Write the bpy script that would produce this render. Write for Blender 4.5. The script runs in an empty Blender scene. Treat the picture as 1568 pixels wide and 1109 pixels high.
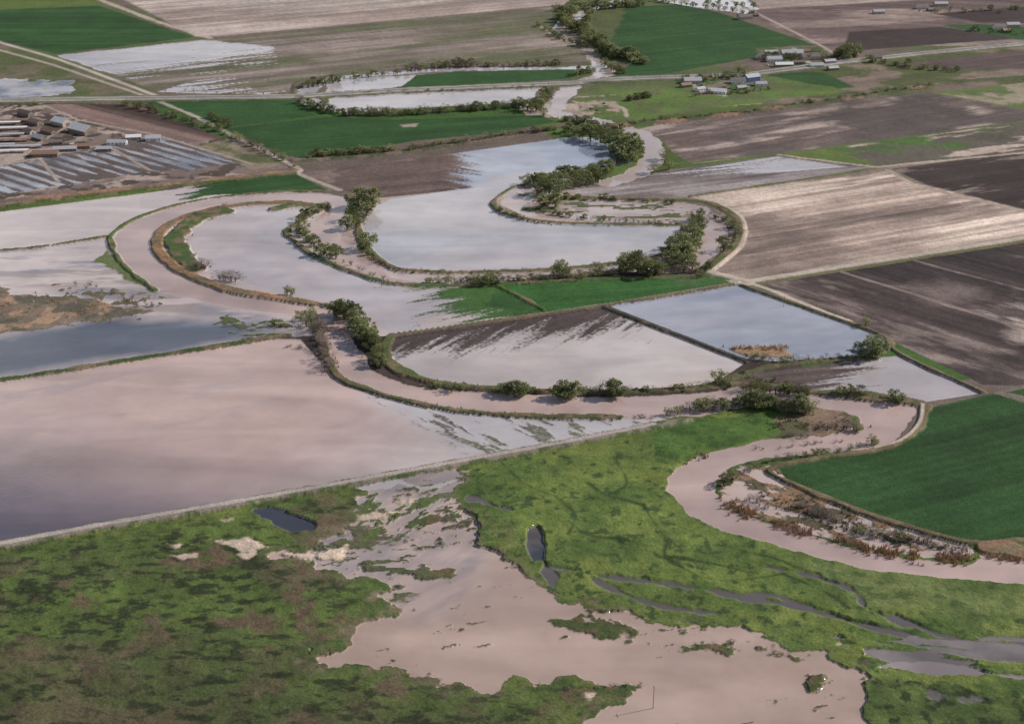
import bpy, math, random
import numpy as np
from mathutils import Vector
random.seed(5); rng=np.random.default_rng(5)
scene=bpy.context.scene
# ------------------------------------------------------------------ survey
# Points measured on the aerial photograph are rectified to ground metres
# (camera 400 m up, tilted 23.6 deg down, 50 mm lens), then everything is
# built on the ground plane in metres.
HC=400.0; TH=math.radians(23.6); FP=2178.0
cT,sT=math.cos(TH),math.sin(TH)
def g(px,py):
    x=(px-784)/FP; y=(py-554.5)/FP
    t=HC/(sT+y*cT)
    return (x*t,(cT-y*sT)*t)
def G(pts): return np.array([g(*p[:2]) for p in pts])
def depth(Y): return Y*cT+HC*sT
def metres(hpx,Y): return hpx*depth(Y)/FP/0.92

# ------------------------------------------------------------------ noise
def vnoise(x,y,seed):
    xi=np.floor(x).astype(np.int64); yi=np.floor(y).astype(np.int64)
    fx=x-xi; fy=y-yi
    u=fx*fx*(3-2*fx); v=fy*fy*(3-2*fy)
    def h(a,b):
        n=(a*374761393+b*668265263+seed*144269504)&0xffffffff
        n=((n^(n>>13))*1274126177)&0xffffffff
        n=n^(n>>16)
        return (n&0xffff)/65535.0
    a=h(xi,yi);b=h(xi+1,yi);c=h(xi,yi+1);d=h(xi+1,yi+1)
    return (a*(1-u)+b*u)*(1-v)+(c*(1-u)+d*u)*v
def fbm(x,y,scale,seed,octv=4):
    x=x/scale; y=y/scale; s=0; w=0; amp=1.0
    for o in range(octv):
        s=s+amp*vnoise(x+17.3*o,y-9.1*o,seed+o*7); w+=amp
        amp*=0.55
        x,y=(x*1.6-y*1.2)*1.02,(x*1.2+y*1.6)*1.02
    return np.clip((s/w-0.5)*1.7+0.5,0,1)
def fbma(x,y,scale,seed,octv,ang,stretch):
    a=x*math.cos(ang)+y*math.sin(ang); b=-x*math.sin(ang)+y*math.cos(ang)
    x=a/stretch/scale; y=b/scale; s=0; w=0; amp=1.0
    for o in range(octv):
        s=s+amp*vnoise(x+17.3*o,y-9.1*o,seed+o*7); w+=amp
        amp*=0.6; x=x*2.03; y=y*2.03
    return np.clip((s/w-0.5)*1.7+0.5,0,1)
def nz(x,y,scale,seed,octv,an=None,st=1.0):
    return fbm(x,y,scale,seed,octv) if an is None else fbma(x,y,scale,seed,octv,an,st)
def sstep(a,b,x):
    t=np.clip((x-a)/(b-a),0,1); return t*t*(3-2*t)

# ------------------------------------------------------------------ ground grid
NC=1240
rows_px=np.linspace(1190,-75,1060)
dense=np.array([g(784,p)[1] for p in rows_px])
ds=np.concatenate([[-6000,-2500,-800,0,200,330,420,460],dense,[3300,3800,4600,6000,9000,16000,40000]])
ss=np.concatenate([[-40,-12,-5,-2.6,-1.8,-1.4,-1.25],np.linspace(-1.2,1.2,NC),[1.25,1.4,1.8,2.6,5,12,40]])
Wd=np.maximum(depth(ds),350.0)*0.36
XX=(ss[None,:]*Wd[:,None]); YY=np.repeat(ds[:,None],len(ss),1)
NR,NCC=XX.shape
X=XX.ravel(); Y=YY.ravel(); N=X.size
SP=np.repeat((Wd*2.4/NC)[:,None],NCC,1).ravel()
SPy=np.repeat(np.gradient(ds)[:,None],NCC,1).ravel()
SOFT=np.minimum(np.maximum(SP,0.35*SPy),6)
ca,sa=math.cos(0.25),math.sin(0.25)
A=(X*ca+Y*sa)/420; B=(-X*sa+Y*ca)/260
pal=np.array([(0.13,0.10,0.085),(0.03,0.09,0.02),(0.35,0.28,0.24),(0.06,0.045,0.04),(0.08,0.12,0.03),(0.2,0.16,0.13),(0.05,0.1,0.025)])
hsh=((np.floor(A).astype(np.int64)*7349+np.floor(B).astype(np.int64)*9151)>>2)%7
C=pal[hsh].copy()
C*= (0.75+0.5*fbm(X,Y,40,3))[:,None]
W=np.zeros(N); WC=np.tile(np.array([0.42,0.31,0.28]),(N,1)); Z=np.zeros(N)

def smooth(P,closed,n=6):
    P=np.array(P); L=len(P); out=[]
    rngi=range(L if closed else L-1)
    for i in rngi:
        if closed: p0,p1,p2,p3=P[(i-1)%L],P[i],P[(i+1)%L],P[(i+2)%L]
        else: p0,p1,p2,p3=P[max(i-1,0)],P[i],P[i+1],P[min(i+2,L-1)]
        for k in range(n):
            t=k/n
            out.append(0.5*((2*p1)+(-p0+p2)*t+(2*p0-5*p1+4*p2-p3)*t*t+(-p0+3*p1-3*p2+p3)*t**3))
    if not closed: out.append(P[-1])
    return np.array(out)
def bbox(P,m):
    return np.nonzero((X>P[:,0].min()-m)&(X<P[:,0].max()+m)&(Y>P[:,1].min()-m)&(Y<P[:,1].max()+m))[0]
def segd(x,y,P,closed):
    d=np.full(x.shape,1e18); par=np.zeros(x.shape,bool)
    L=len(P)
    for i in range(L if closed else L-1):
        ax,ay=P[i]; bx,by=P[(i+1)%L]
        ex,ey=bx-ax,by-ay; l2=ex*ex+ey*ey+1e-9
        t=np.clip(((x-ax)*ex+(y-ay)*ey)/l2,0,1)
        dx=x-ax-t*ex; dy=y-ay-t*ey
        d=np.minimum(d,dx*dx+dy*dy)
        if closed and ay!=by:
            c=((ay>y)!=(by>y))&(x<(bx-ax)*(y-ay)/(by-ay)+ax)
            par^=c
    d=np.sqrt(d)
    return np.where(par,-d,d) if closed else d
def reg(pts,rag=0,rs=25,soft=None,curve=False,seed=11):
    P=G(pts)
    if curve: P=smooth(P,True,5)
    i=bbox(P,rag*1.5+(soft or 4)+2)
    x,y=X[i],Y[i]
    sd=segd(x,y,P,True)
    if rag: sd=sd+rag*2*(fbm(x,y,rs,seed,5)-0.5)
    s=SOFT[i] if soft is None else np.maximum(soft,SOFT[i])
    return i,np.clip(0.5-sd/(2*s),0,1)
def line(pts,w,rag=0,rs=12,curve=True,seed=21,soft=None):
    P=G(pts)
    if curve and len(P)>2: P=smooth(P,False,6)
    i=bbox(P,w+rag*2+3); x,y=X[i],Y[i]
    sd=segd(x,y,P,False)-w/2
    if rag: sd=sd+rag*2*(fbm(x,y,rs,seed,4)-0.5)
    s=SOFT[i]*0.8 if soft is None else np.maximum(soft,SOFT[i])
    return i,np.clip(0.5-sd/(2*s),0,1)
def adir(p,q):
    a=g(*p); b=g(*q); return math.atan2(b[1]-a[1],b[0]-a[0])
def land(r,col,var=0.35,vs=30,mix=None,fur=None,seed=31,dry=True,z=None,k=1.0):
    i,m=r; m=m*k; x,y=X[i],Y[i]
    c=np.tile(np.array(col),(len(i),1))
    if mix is not None:
        for mx in (mix if isinstance(mix,list) else [mix]):
            c2,sc,th,sf=mx[:4]; an=mx[4] if len(mx)>4 else None; st=mx[5] if len(mx)>5 else 4
            n=nz(x,y,sc,seed+int(sc)+3,5,an,st)
            t=sstep(th-sf,th+sf,n)[:,None]; c=c*(1-t)+np.array(c2)*t
    c=c*(1-var/2+var*fbm(x,y,vs,seed,5))[:,None]
    if fur is not None:
        an,wd,am=fur
        c=c*(1-am/2+am*fbma(x,y,wd,seed+5,2,an,80))[:,None]
        c=c*(1-am*.35+am*.7*fbma(x,y,wd*4.5,seed+9,2,an,40))[:,None]
    C[i]=C[i]*(1-m[:,None])+c*m[:,None]
    if dry: W[i]=W[i]*(1-m)
    if z is not None: Z[i]=Z[i]*(1-m)+z*m
def water(r,wc,wc2=None,sc=120,an=None,st=3,th=0.5,sf=0.25,k=1.0,seed=51):
    i,m=r; m=m*k; x,y=X[i],Y[i]
    c=np.tile(np.array(wc),(len(i),1))
    if wc2 is not None:
        t=sstep(th-sf,th+sf,nz(x,y,sc,seed,5,an,st))[:,None]; c=c*(1-t)+np.array(wc2)*t
    c=c*(0.92+0.16*fbm(x,y,18,seed+3,4))[:,None]
    old=W[i][:,None]; mm=m[:,None]
    t=mm/np.maximum(mm+old*(1-mm),1e-4)
    WC[i]=np.where(mm>0,WC[i]*(1-t)+c*t,WC[i])
    W[i]=W[i]+(1-W[i])*m
def streakmask(r,p,q,w,sc,an,st,amp=0.9,seed=71,bias=0.0):
    i,m=r; x,y=X[i],Y[i]; a=np.array(g(*p)); b=np.array(g(*q)); d=b-a
    t=((x-a[0])*d[0]+(y-a[1])*d[1])/(d@d)
    n=fbma(x,y,sc,seed,5,an,st)-0.5
    mm=np.clip((t-0.5+bias+amp*n)/w+0.5,0,1)
    return i,m*mm
def grad(r,p,q):
    i,m=r; a=np.array(g(*p)); b=np.array(g(*q)); d=b-a
    t=((X[i]-a[0])*d[0]+(Y[i]-a[1])*d[1])/(d@d)
    return i,m*sstep(0,1,t)

GD=(0.030,0.075,0.023); GM=(0.095,0.13,0.036); GO=(0.085,0.10,0.04)
BR=(0.15,0.112,0.095); DK=(0.05,0.036,0.034); MV=(0.32,0.25,0.22)
PK=(0.50,0.375,0.33); PK2=(0.35,0.255,0.21); PB=(0.42,0.385,0.39); BL=(0.10,0.11,0.14); BLD=(0.05,0.055,0.07)
SL=(0.12,0.105,0.10)
hz=adir((300,60),(850,10))
# ---- top strip
land(reg([(-200,-70),(1770,-70),(1770,160),(-200,160)]),BR,mix=((0.09,0.11,0.045),120,0.55,0.1))
land(reg([(-200,-20),(120,-5),(160,8),(0,18),(-200,35)]),GM)
land(reg([(-200,35),(0,16),(150,10),(298,58),(85,84),(0,64),(-200,20)]),GD,fur=(adir((0,40),(200,40)),6,0.4))
land(reg([(150,-20),(900,-60),(870,8),(320,58),(300,57)]),MV,mix=((0.42,0.35,0.31),80,0.5,0.15,hz,4),fur=(hz,7,0.5))
land(reg([(320,60),(852,9),(880,14),(825,38),(900,75),(912,97),(640,98),(450,128),(440,146),(240,140),(90,88)]),(0.17,0.14,0.115),mix=[((0.12,0.12,0.07),60,0.5,0.2,hz,5),((0.26,0.21,0.185),50,0.62,0.15,hz,5)],fur=(hz,7,0.35))
r=reg([(88,86),(310,62),(420,72),(440,145),(250,140)],rag=4)
water(streakmask(r,(320,125),(215,85),0.5,7,hz,12,0.9),PB,(0.45,0.40,0.39),90)
r=reg([(240,142),(440,146),(440,110),(330,115)],rag=3)
water(streakmask(r,(440,125),(300,145),0.5,6,hz,12,1.3,bias=-0.25),PB)
land(reg([(-200,30),(0,74),(88,97),(228,145),(-200,155)]),GO,mix=((0.14,0.12,0.08),50,0.5,0.1))
water(reg([(-100,128),(30,122),(110,126),(112,140),(60,148),(-100,156)],rag=13,rs=22),PB,BL,40)
# ---- top right
land(reg([(905,45),(960,12),(1040,8),(1100,20),(1255,72),(1150,90),(1000,118),(940,118),(975,92)]),GD,fur=(adir((950,60),(1150,40)),6,0.35))
land(reg([(1150,18),(1600,-30),(1770,-30),(1770,70),(1250,72),(1160,30)]),(0.12,0.085,0.08),mix=((0.24,0.18,0.16),70,0.55,0.12,adir((1200,40),(1500,30)),5),fur=(adir((1200,40),(1500,60)),7,0.4))
land(reg([(1165,15),(1340,5),(1500,-5),(1400,-30),(1150,0)]),MV,fur=(hz,6,0.4))
land(reg([(1300,50),(1440,42),(1560,60),(1290,80)]),DK)
land(reg([(1440,40),(1500,38),(1770,55),(1770,70),(1560,62)]),GD)
land(reg([(1430,22),(1770,-5),(1770,40),(1500,36)]),DK,fur=(hz,7,0.3))
land(reg([(1100,118),(1290,98),(1770,55),(1770,135),(1440,130),(1200,160)]),GO,mix=((0.2,0.15,0.12),60,0.52,0.08),fur=(hz,7,0.3))
land(reg([(1360,100),(1568,78),(1770,70),(1770,105),(1500,108)]),(0.11,0.08,0.075),fur=(hz,7,0.4))
land(reg([(1160,110),(1260,112),(1310,135),(1215,142)]),GD)
land(reg([(880,165),(905,140),(1040,128),(1180,118),(1300,140),(1100,166),(960,187),(900,178)],rag=5),(0.10,0.15,0.04),mix=((0.10,0.12,0.05),25,0.5,0.1))
land(reg([(1150,75),(1250,70),(1290,92),(1210,108)],rag=5),(0.14,0.12,0.09),mix=((0.06,0.09,0.03),20,0.5,0.1))
land(reg([(1040,118),(1150,112),(1185,130),(1080,148)],rag=5),(0.18,0.15,0.12),mix=((0.06,0.10,0.03),18,0.5,0.1))
land(reg([(880,150),(940,146),(950,175),(890,178)],rag=5),(0.34,0.27,0.22),mix=((0.09,0.12,0.04),18,0.5,0.1))
water(reg([(1000,-30),(1110,-30),(1160,14),(1140,22),(1060,12),(1000,0)],rag=5),PB)
# ---- left farm
land(reg([(-200,165),(200,160),(350,215),(445,258),(0,320),(-200,345)]),(0.18,0.135,0.12),mix=[((0.34,0.27,0.235),30,0.55,0.12),((0.08,0.06,0.05),14,0.60,0.06)])
fa=adir((120,175),(350,235))
land(reg([(70,162),(200,160),(345,213),(250,225),(130,185)]),(0.12,0.08,0.07),fur=(fa,9,1.2))
r=reg([(0,255),(60,245),(240,208),(360,240),(385,250),(200,268),(0,300),(-200,320),(-200,262)],rag=4)
land(r,(0.11,0.085,0.08))
i,m=r; st_=sstep(0.42,0.6,0.5+0.5*np.sin((-X[i]*math.sin(fa)+Y[i]*math.cos(fa))*2*math.pi/15)*0.5+0.9*(fbm(X[i],Y[i],60,400,3)-.5)); water((i,m*st_),(0.30,0.30,0.33),BL,70)
land(reg([(300,225),(345,215),(440,252),(385,262)],rag=4),(0.22,0.17,0.13),mix=((0.1,0.11,0.05),30,0.5,0.1))
for q in ([(62,160),(120,185),(0,255)],[(120,185),(240,208),(385,252)],[(0,255),(60,243),(160,222),(240,208)],[(60,243),(90,280)],[(160,222),(230,262)]):
    land(line(q,4,curve=False),(0.32,0.26,0.22))
land(reg([(215,156),(455,153),(482,178),(342,197)]),GD,fur=(adir((250,170),(450,165)),6,0.3))
land(reg([(345,198),(500,180),(600,185),(830,177),(850,188),(760,205),(640,216),(470,246),(430,238)]),GD,fur=(adir((400,210),(700,190)),6,0.3))
land(reg([(610,192),(640,190),(640,196),(615,197)],rag=3),(0.3,0.25,0.2))
# ---- left flood plain
WP=(0.45,0.37,0.355); he=adir((0,400),(300,395))
water(reg([(-200,352),(0,325),(265,291),(500,297),(540,305),(560,330),(560,400),(650,425),(600,515),(440,515),(0,583),(-200,612)]),WP,(0.50,0.42,0.40),130,he,3)
r=reg([(-200,385),(40,384),(170,372),(200,430),(330,470),(430,490),(200,480),(60,440),(-200,430)],soft=6); i,m=r
water((i,m*sstep(.40,.65,fbma(X[i],Y[i],12,93,5,he,5))),(0.26,0.24,0.27),(0.34,0.27,0.24),40)
water(reg([(-200,525),(0,512),(150,492),(300,482),(400,488),(440,512),(0,580),(-200,608)],soft=14,rag=10,rs=50),BL,(0.25,0.25,0.29),60,adir((0,545),(400,500)),5,0.62,0.15)  # blue of the reflected sky put into the water colour
land(reg([(-200,430),(0,430),(50,446),(110,452),(150,462),(215,474),(200,484),(150,486),(110,496),(50,508),(-200,520)],rag=16,rs=30),(0.19,0.145,0.11),mix=[((0.33,0.22,0.15),14,0.58,0.1),((0.11,0.10,0.075),20,0.52,0.12)])
r=reg([(60,430),(260,455),(250,480),(120,475)],rag=5); i,m=r
land((i,m*sstep(0.58,0.66,fbm(X[i],Y[i],7,77,4))),(0.13,0.11,0.07))
r=reg([(330,482),(430,492),(440,508),(370,516),(325,500)],rag=8); i,m=r
land((i,m*sstep(0.46,0.56,fbma(X[i],Y[i],6,78,4,he,3))),(0.08,0.10,0.04))
land(reg([(262,312),(275,289),(455,266),(505,293),(420,297),(330,298)],rag=3),GD,fur=(adir((300,300),(450,280)),5,0.3))
water(streakmask(reg([(215,302),(290,286),(345,282),(330,312),(215,320)]),(325,300),(255,300),0.6,6,hz,6),WP)
water(reg([(285,385),(300,358),(340,330),(380,322),(455,320),(440,355),(475,392),(560,428),(620,438),(760,440),(1090,425),(1120,433),(930,468),(600,515),(560,475),(500,463),(420,445),(330,420)]),(0.48,0.41,0.40),(0.42,0.38,0.39),100)
r=reg([(560,432),(760,440),(1085,424),(1125,433),(930,467),(605,514),(560,470)])
land(streakmask(r,(585,470),(740,455),0.5,5,adir((620,490),(700,475)),8,0.9),GD,mix=((0.05,0.11,0.03),40,0.55,0.1))
land(reg([(762,438),(1085,424),(1125,433),(930,467),(832,476)]),(0.036,0.10,0.026),fur=(adir((800,455),(1050,435)),6,0.3))
r=reg([(640,490),(720,470),(830,478),(650,508)]);water(streakmask(r,(740,470),(690,505),0.6,5,adir((620,490),(700,475)),9,1.3,bias=-.1),WP)
# ---- brown field + pond north of centre
land(reg([(460,266),(640,243),(880,210),(950,215),(962,250),(800,268),(785,285),(700,292),(565,306),(520,290)]),(0.12,0.085,0.075),fur=(adir((480,275),(650,258)),6,0.4),mix=((0.18,0.135,0.12),50,0.6,0.1))
r=reg([(600,252),(640,243),(880,210),(950,215),(968,250),(900,262),(800,268),(788,288),(700,292),(640,290)])
water(streakmask(r,(650,262),(765,258),0.45,5,adir((650,262),(750,280)),12,0.6),(0.25,0.29,0.37),(0.34,0.35,0.40),80)
water(reg([(720,290),(760,268),(870,255),(870,290),(780,300)],soft=6),(0.38,0.35,0.37))
# pond B
water(reg([(575,315),(600,304),(700,291),(790,283),(770,300),(755,314),(790,334),(860,343),(1047,346),(1040,368),(1010,392),(950,405),(850,413),(620,415),(590,406),(560,375),(552,345)]),(0.43,0.395,0.40),(0.37,0.37,0.41),160,adir((600,350),(1000,340)),2)
# ---- right side fields
a2_=adir((1050,220),(1400,170))
land(reg([(945,205),(1000,194),(1200,163),(1425,142),(1770,195),(1770,160),(1568,185),(1200,236),(1060,252),(1030,235),(1010,210)]),(0.14,0.105,0.095),mix=[((0.38,0.30,0.26),35,0.62,0.14,a2_,5),((0.1,0.08,0.075),110,0.6,0.12)],fur=(adir((1050,225),(1400,165)),6,0.35))
land(reg([(1425,142),(1568,128),(1770,110),(1770,200),(1568,168)]),(0.28,0.24,0.17),mix=((0.11,0.14,0.05),40,0.5,0.12))
land(reg([(1185,240),(1568,188),(1770,160),(1770,215),(1568,235),(1340,257)]),(0.10,0.09,0.07),mix=[((0.42,0.33,0.28),26,0.60,0.08,adir((1250,240),(1500,210)),4),((0.07,0.12,0.035),60,0.63,0.08)])
land(reg([(1200,237),(1265,228),(1335,250),(1310,255)],rag=3),GM)
land(reg([(870,292),(1020,262),(1185,240),(1335,257),(1060,302),(900,305)]),(0.17,0.14,0.135),fur=(adir((950,290),(1250,255)),6,0.5),mix=((0.3,0.26,0.26),40,0.6,0.12,adir((950,290),(1250,255)),6))
r=reg([(1010,268),(1190,240),(1300,256),(1060,275)]);water(streakmask(r,(1080,300),(1100,235),0.6,5,adir((1020,272),(1250,250)),14,0.9),PB)
a5=adir((1130,400),(1480,340))
land(reg([(1070,302),(1360,260),(1400,282),(1770,352),(1770,335),(1568,368),(1145,432),(1095,418),(1138,375),(1132,338),(1090,312)]),(0.41,0.315,0.265),mix=[((0.20,0.15,0.13),34,0.58,0.22,a5,5),((0.50,0.40,0.34),50,0.64,0.12,a5,5)],fur=(a5,4,0.6))
land(reg([(1095,418),(1138,378),(1135,335),(1190,345),(1250,370),(1350,380),(1250,415),(1145,432)],soft=30,rag=30,rs=60),(0.16,0.12,0.105),fur=(a5,4,0.5),k=0.88)
land(reg([(1365,260),(1568,233),(1770,205),(1770,375),(1568,322),(1420,285)]),DK,mix=((0.20,0.16,0.14),26,0.64,0.08,a5,5),fur=(a5,6,0.4))
a7=adir((1300,440),(1568,520))
land(reg([(1148,436),(1568,370),(1770,340),(1770,640),(1568,592),(1505,590),(1360,520)]),(0.068,0.05,0.048),mix=[((0.20,0.155,0.14),30,0.74,0.14,a7,3.0),((0.045,0.035,0.035),110,0.55,0.12)],fur=(a7,4,0.6))
land(reg([(1500,480),(1568,470),(1770,480),(1770,530),(1568,520)],soft=10,rag=14,rs=30),(0.45,0.36,0.32),mix=((0.10,0.075,0.07),14,0.52,0.12,a7,4),k=.9)
land(reg([(1390,440),(1450,430),(1500,445),(1440,465)],soft=14,rag=10,rs=20),(0.26,0.2,0.18),k=.6)
land(line([(1290,418),(1400,452),(1568,505)],4,rag=1),(0.22,0.17,0.15))
land(line([(1400,400),(1568,445)],3,rag=1),(0.2,0.16,0.14))
# water field C, D, E
water(reg([(932,469),(1128,438),(1360,520),(1335,550),(1210,556),(1142,550)]),(0.26,0.28,0.34),(0.36,0.36,0.41),60,adir((950,470),(1130,440)),6)
aD=adir((640,545),(780,500))
rD=reg([(592,522),(925,473),(1142,556),(1090,590),(1000,602),(700,592),(640,578),(602,553)])
land(rD,(0.07,0.053,0.052),fur=(aD,5,0.3))
water(streakmask(rD,(700,500),(735,550),0.7,5,adir((700,540),(790,490)),8,0.8,bias=-0.05),(0.47,0.41,0.40),(0.50,0.41,0.36),70,aD,5)
rE=reg([(1140,575),(1335,549),(1380,545),(1507,602),(1410,617),(1240,602),(1150,590)])
land(rE,(0.12,0.09,0.085),fur=(adir((1150,580),(1350,560)),5,0.5))
water(streakmask(rE,(1240,565),(1370,585),0.6,5,adir((1250,580),(1400,560)),10,0.9),PB,(0.4,0.36,0.36),60)
land(reg([(1112,533),(1150,531),(1195,530),(1205,540),(1212,548),(1150,548),(1135,543)],rag=3),(0.26,0.17,0.11))
# ---- pond F
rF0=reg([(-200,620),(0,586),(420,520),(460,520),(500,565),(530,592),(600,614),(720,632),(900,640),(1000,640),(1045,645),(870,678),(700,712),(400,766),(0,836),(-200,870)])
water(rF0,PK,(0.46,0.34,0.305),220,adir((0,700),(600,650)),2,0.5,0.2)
water(grad(rF0,(340,640),(70,850)),(0.14,0.12,0.145),(0.11,0.10,0.13),150)  # lower-left darkening: reflection of darker sky painted into the pond colour
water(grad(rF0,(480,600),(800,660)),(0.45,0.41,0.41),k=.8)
r=reg([(-200,600),(0,590),(250,560),(420,600),(300,650),(0,640),(-200,660)],soft=20); i,m=r
water((i,m*.55*sstep(.46,.7,fbma(X[i],Y[i],16,95,5,adir((0,640),(300,590)),4))),(0.33,0.27,0.28))
rF=reg([(560,608),(720,632),(1045,645),(870,678),(740,705),(660,660)],soft=10)
water(rF,(0.46,0.43,0.44)); i,m=rF
land((i,m*sstep(0.52,0.66,fbma(X[i],Y[i],5,91,5,adir((600,620),(760,690)),5)*.75+.25*fbm(X[i],Y[i],40,92,3))*0.75),(0.13,0.12,0.10))
# ---- lower pasture
land(reg([(-200,872),(0,838),(400,768),(700,714),(870,681),(1045,647),(1130,628),(1250,650),(1300,690),(1770,780),(1770,1260),(-200,1260)]),GM,vs=12,mix=[((0.07,0.11,0.030),60,0.5,0.25),((0.14,0.17,0.045),20,0.60,0.2),((0.04,0.065,0.022),5,0.76,0.14)])
hb=adir((300,950),(600,950))
land(reg([(-200,850),(0,842),(400,780),(560,760),(560,830),(520,870),(600,930),(500,1010),(870,1060),(860,1260),(-200,1260)],soft=14,rag=12),(0.075,0.105,0.032),vs=14,var=.25,mix=[((0.09,0.085,0.045),55,0.56,0.2),((0.095,0.135,0.036),26,0.60,0.22),((0.032,0.040,0.019),4.5,0.60,0.15,hb,1.8),((0.115,0.085,0.055),18,0.76,0.14)])
land(reg([(-200,1000),(200,1010),(560,1060),(860,1090),(860,1260),(-200,1260)],soft=30,rag=20,rs=60),(0.055,0.073,0.026),vs=14,var=.3,mix=[((0.075,0.09,0.034),26,0.55,0.25),((0.09,0.07,0.045),30,0.68,0.15),((0.028,0.034,0.017),4.5,0.60,0.14,hb,1.8)],k=.75)
land(reg([(760,720),(900,690),(1050,690),(1020,760),(1100,830),(1250,870),(1200,900),(1000,880),(860,850)],soft=16,rag=20,rs=40),(0.14,0.18,0.045),vs=12,mix=[((0.08,0.125,0.034),22,0.50,0.25),((0.05,0.08,0.028),5,0.74,0.12)],k=0.8)
land(reg([(1250,870),(1568,900),(1770,910),(1770,970),(1500,960),(1350,930)],soft=10,rag=15,rs=40),(0.14,0.17,0.06),vs=8,mix=((0.07,0.10,0.035),7,0.62,0.16),k=0.8)
# muddy outflow K
rK=reg([(565,745),(640,728),(695,726),(706,760),(730,805),(750,845),(796,880),(840,914),(904,940),(1000,952),(1110,962),(1190,985),(1255,1005),(1326,1035),(1334,1109),(1340,1260),(860,1260),(880,1109),(985,1052),(930,1048),(870,1042),(750,1052),(640,1036),(475,1012),(535,985),(590,940),(608,902),(505,872),(425,858),(515,822),(545,800)],rag=8,rs=14)
i,m=reg([(600,730),(700,720),(770,850),(860,920),(1000,950),(1250,1000),(1340,1040),(1330,1120),(860,1120),(900,1050),(640,1050),(460,1020),(500,980),(600,900),(400,860),(540,800)],soft=5,rag=10,rs=14)
land((i,m*.85),(0.15,0.12,0.08),mix=((0.06,0.085,0.03),6,0.5,.2))
water(rK,PK2,(0.41,0.305,0.26),50,adir((500,900),(900,960)),2.5)
i,m=rK
x,y=X[i],Y[i]
top=reg([(480,720),(740,720),(760,850),(700,930),(600,940),(440,880)],soft=14,rag=10); tm=np.zeros(N); tm[top[0]]=top[1]
water((i,m*tm[i]*0.9),(0.27,0.235,0.24),(0.42,0.33,0.30),22,adir((560,860),(700,780)),2.5)
tk=adir((560,900),(760,870))
n1=fbma(x,y,4.0,101,5,tk,2.4); n2=fbm(x,y,45,102,4)
land((i,m*sstep(0.67,0.82,n1*0.62+n2*0.42+0.05*tm[i])*.85),(0.085,0.08,0.05))
i,m=reg([(560,735),(690,726),(705,790),(600,830),(530,835)],soft=5)
land((i,m*sstep(0.54,0.66,fbma(X[i],Y[i],7,104,5,adir((600,780),(660,740)),3))),(0.08,0.11,0.04))
i,m=reg([(440,850),(540,815),(640,850),(700,880),(600,930),(520,880)],soft=5)
land((i,m*sstep(0.60,0.72,fbma(X[i],Y[i],5,105,5,adir((500,860),(640,850)),3))),(0.08,0.085,0.045))
for isl in ([(850,950),(890,945),(960,955),(975,968),(920,978),(870,970)],[(1020,998),(1060,990),(1120,978),(1130,990),(1090,1000)],[(1150,988),(1175,992),(1235,1010),(1190,1006)],[(1240,1040),(1256,1038),(1258,1055),(1243,1058)],[(640,800),(720,772),(700,788),(640,808)],[(1030,944),(1060,942),(1100,952),(1060,955)],[(860,1060),(985,1050),(960,1060),(880,1080)],[(655,880),(700,872),(690,886)],[(1080,990),(1140,985),(1120,1000)]):
    land(reg(isl,rag=5,rs=9,soft=1.5),(0.065,0.085,0.032),mix=((0.12,0.09,0.05),5,0.55,0.12))
for pp in ([(330,830),(380,828),(410,840),(370,846)],[(250,832),(280,835),(270,840)],[(545,788),(600,785),(590,796),(550,798)],[(480,852),(530,838),(520,860)],[(335,798),(355,800),(345,804)],[(1280,988),(1305,985),(1300,991)],[(430,850),(490,848),(475,858)],[(255,850),(300,852),(280,856)],[(600,770),(640,762),(630,775)],[(700,722),(720,720),(716,728)],[(815,1042),(832,1040),(830,1048)],[(895,1065),(910,1063),(905,1070)],[(360,850),(385,850),(380,855)]):
    land(reg(pp,rag=3,rs=6,soft=1.2),(0.48,0.38,0.30))
water(reg([(385,785),(410,778),(450,790),(480,800),(485,815),(450,812),(400,800)],rag=4,rs=12),BL,BLD)
water(line([(560,748),(610,738),(650,748),(700,735)],6,rag=4),PB)
water(reg([(808,812),(822,808),(834,835),(838,862),(815,862),(806,840)],rag=3),SL,BLD,20)
water(line([(835,862),(842,885),(855,910)],4,rag=3),SL)
water(line([(720,765),(755,775),(780,782)],5,rag=3),SL,k=.9)
water(line([(905,885),(960,912),(1020,930),(1100,940)],4.5,rag=2,soft=1.2),SL)
water(line([(845,868),(930,885),(1060,900),(1140,915),(1240,935),(1330,960),(1430,985),(1600,1010),(1770,1030)],3.6,rag=2.6,soft=1.2),SL)
water(line([(1240,935),(1230,928),(1180,912),(1140,915)],3,rag=2,soft=1),SL)
water(line([(1175,868),(1250,885),(1310,908),(1330,935),(1400,958),(1500,985),(1770,990)],4,rag=3,soft=1.2),SL)
i,m=reg([(1290,980),(1400,965),(1568,955),(1770,950),(1770,1035),(1568,1032),(1440,1028),(1330,1010)],rag=7,rs=25)
water((i,m*sstep(0.38,0.58,fbma(X[i],Y[i],8,121,5,adir((1300,980),(1560,1000)),5))),SL,(0.22,0.19,0.19),40)
water(reg([(1300,1035),(1360,1020),(1568,1045),(1770,1060),(1770,1045),(1568,1030),(1380,1012)],rag=5),(0.2,.17,.17),(.3,.26,.25),40)
land(reg([(1322,1045),(1400,1048),(1568,1070),(1770,1080),(1770,1260),(1330,1260)],rag=5),(0.06,0.09,0.028),vs=9,mix=[((0.09,0.12,0.036),22,0.55,0.2),((0.028,0.042,0.018),5,0.62,0.16)])
water(reg([(1420,1060),(1500,1065),(1480,1078),(1430,1073)],rag=6,rs=12,soft=2),SL,k=.8)
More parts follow.
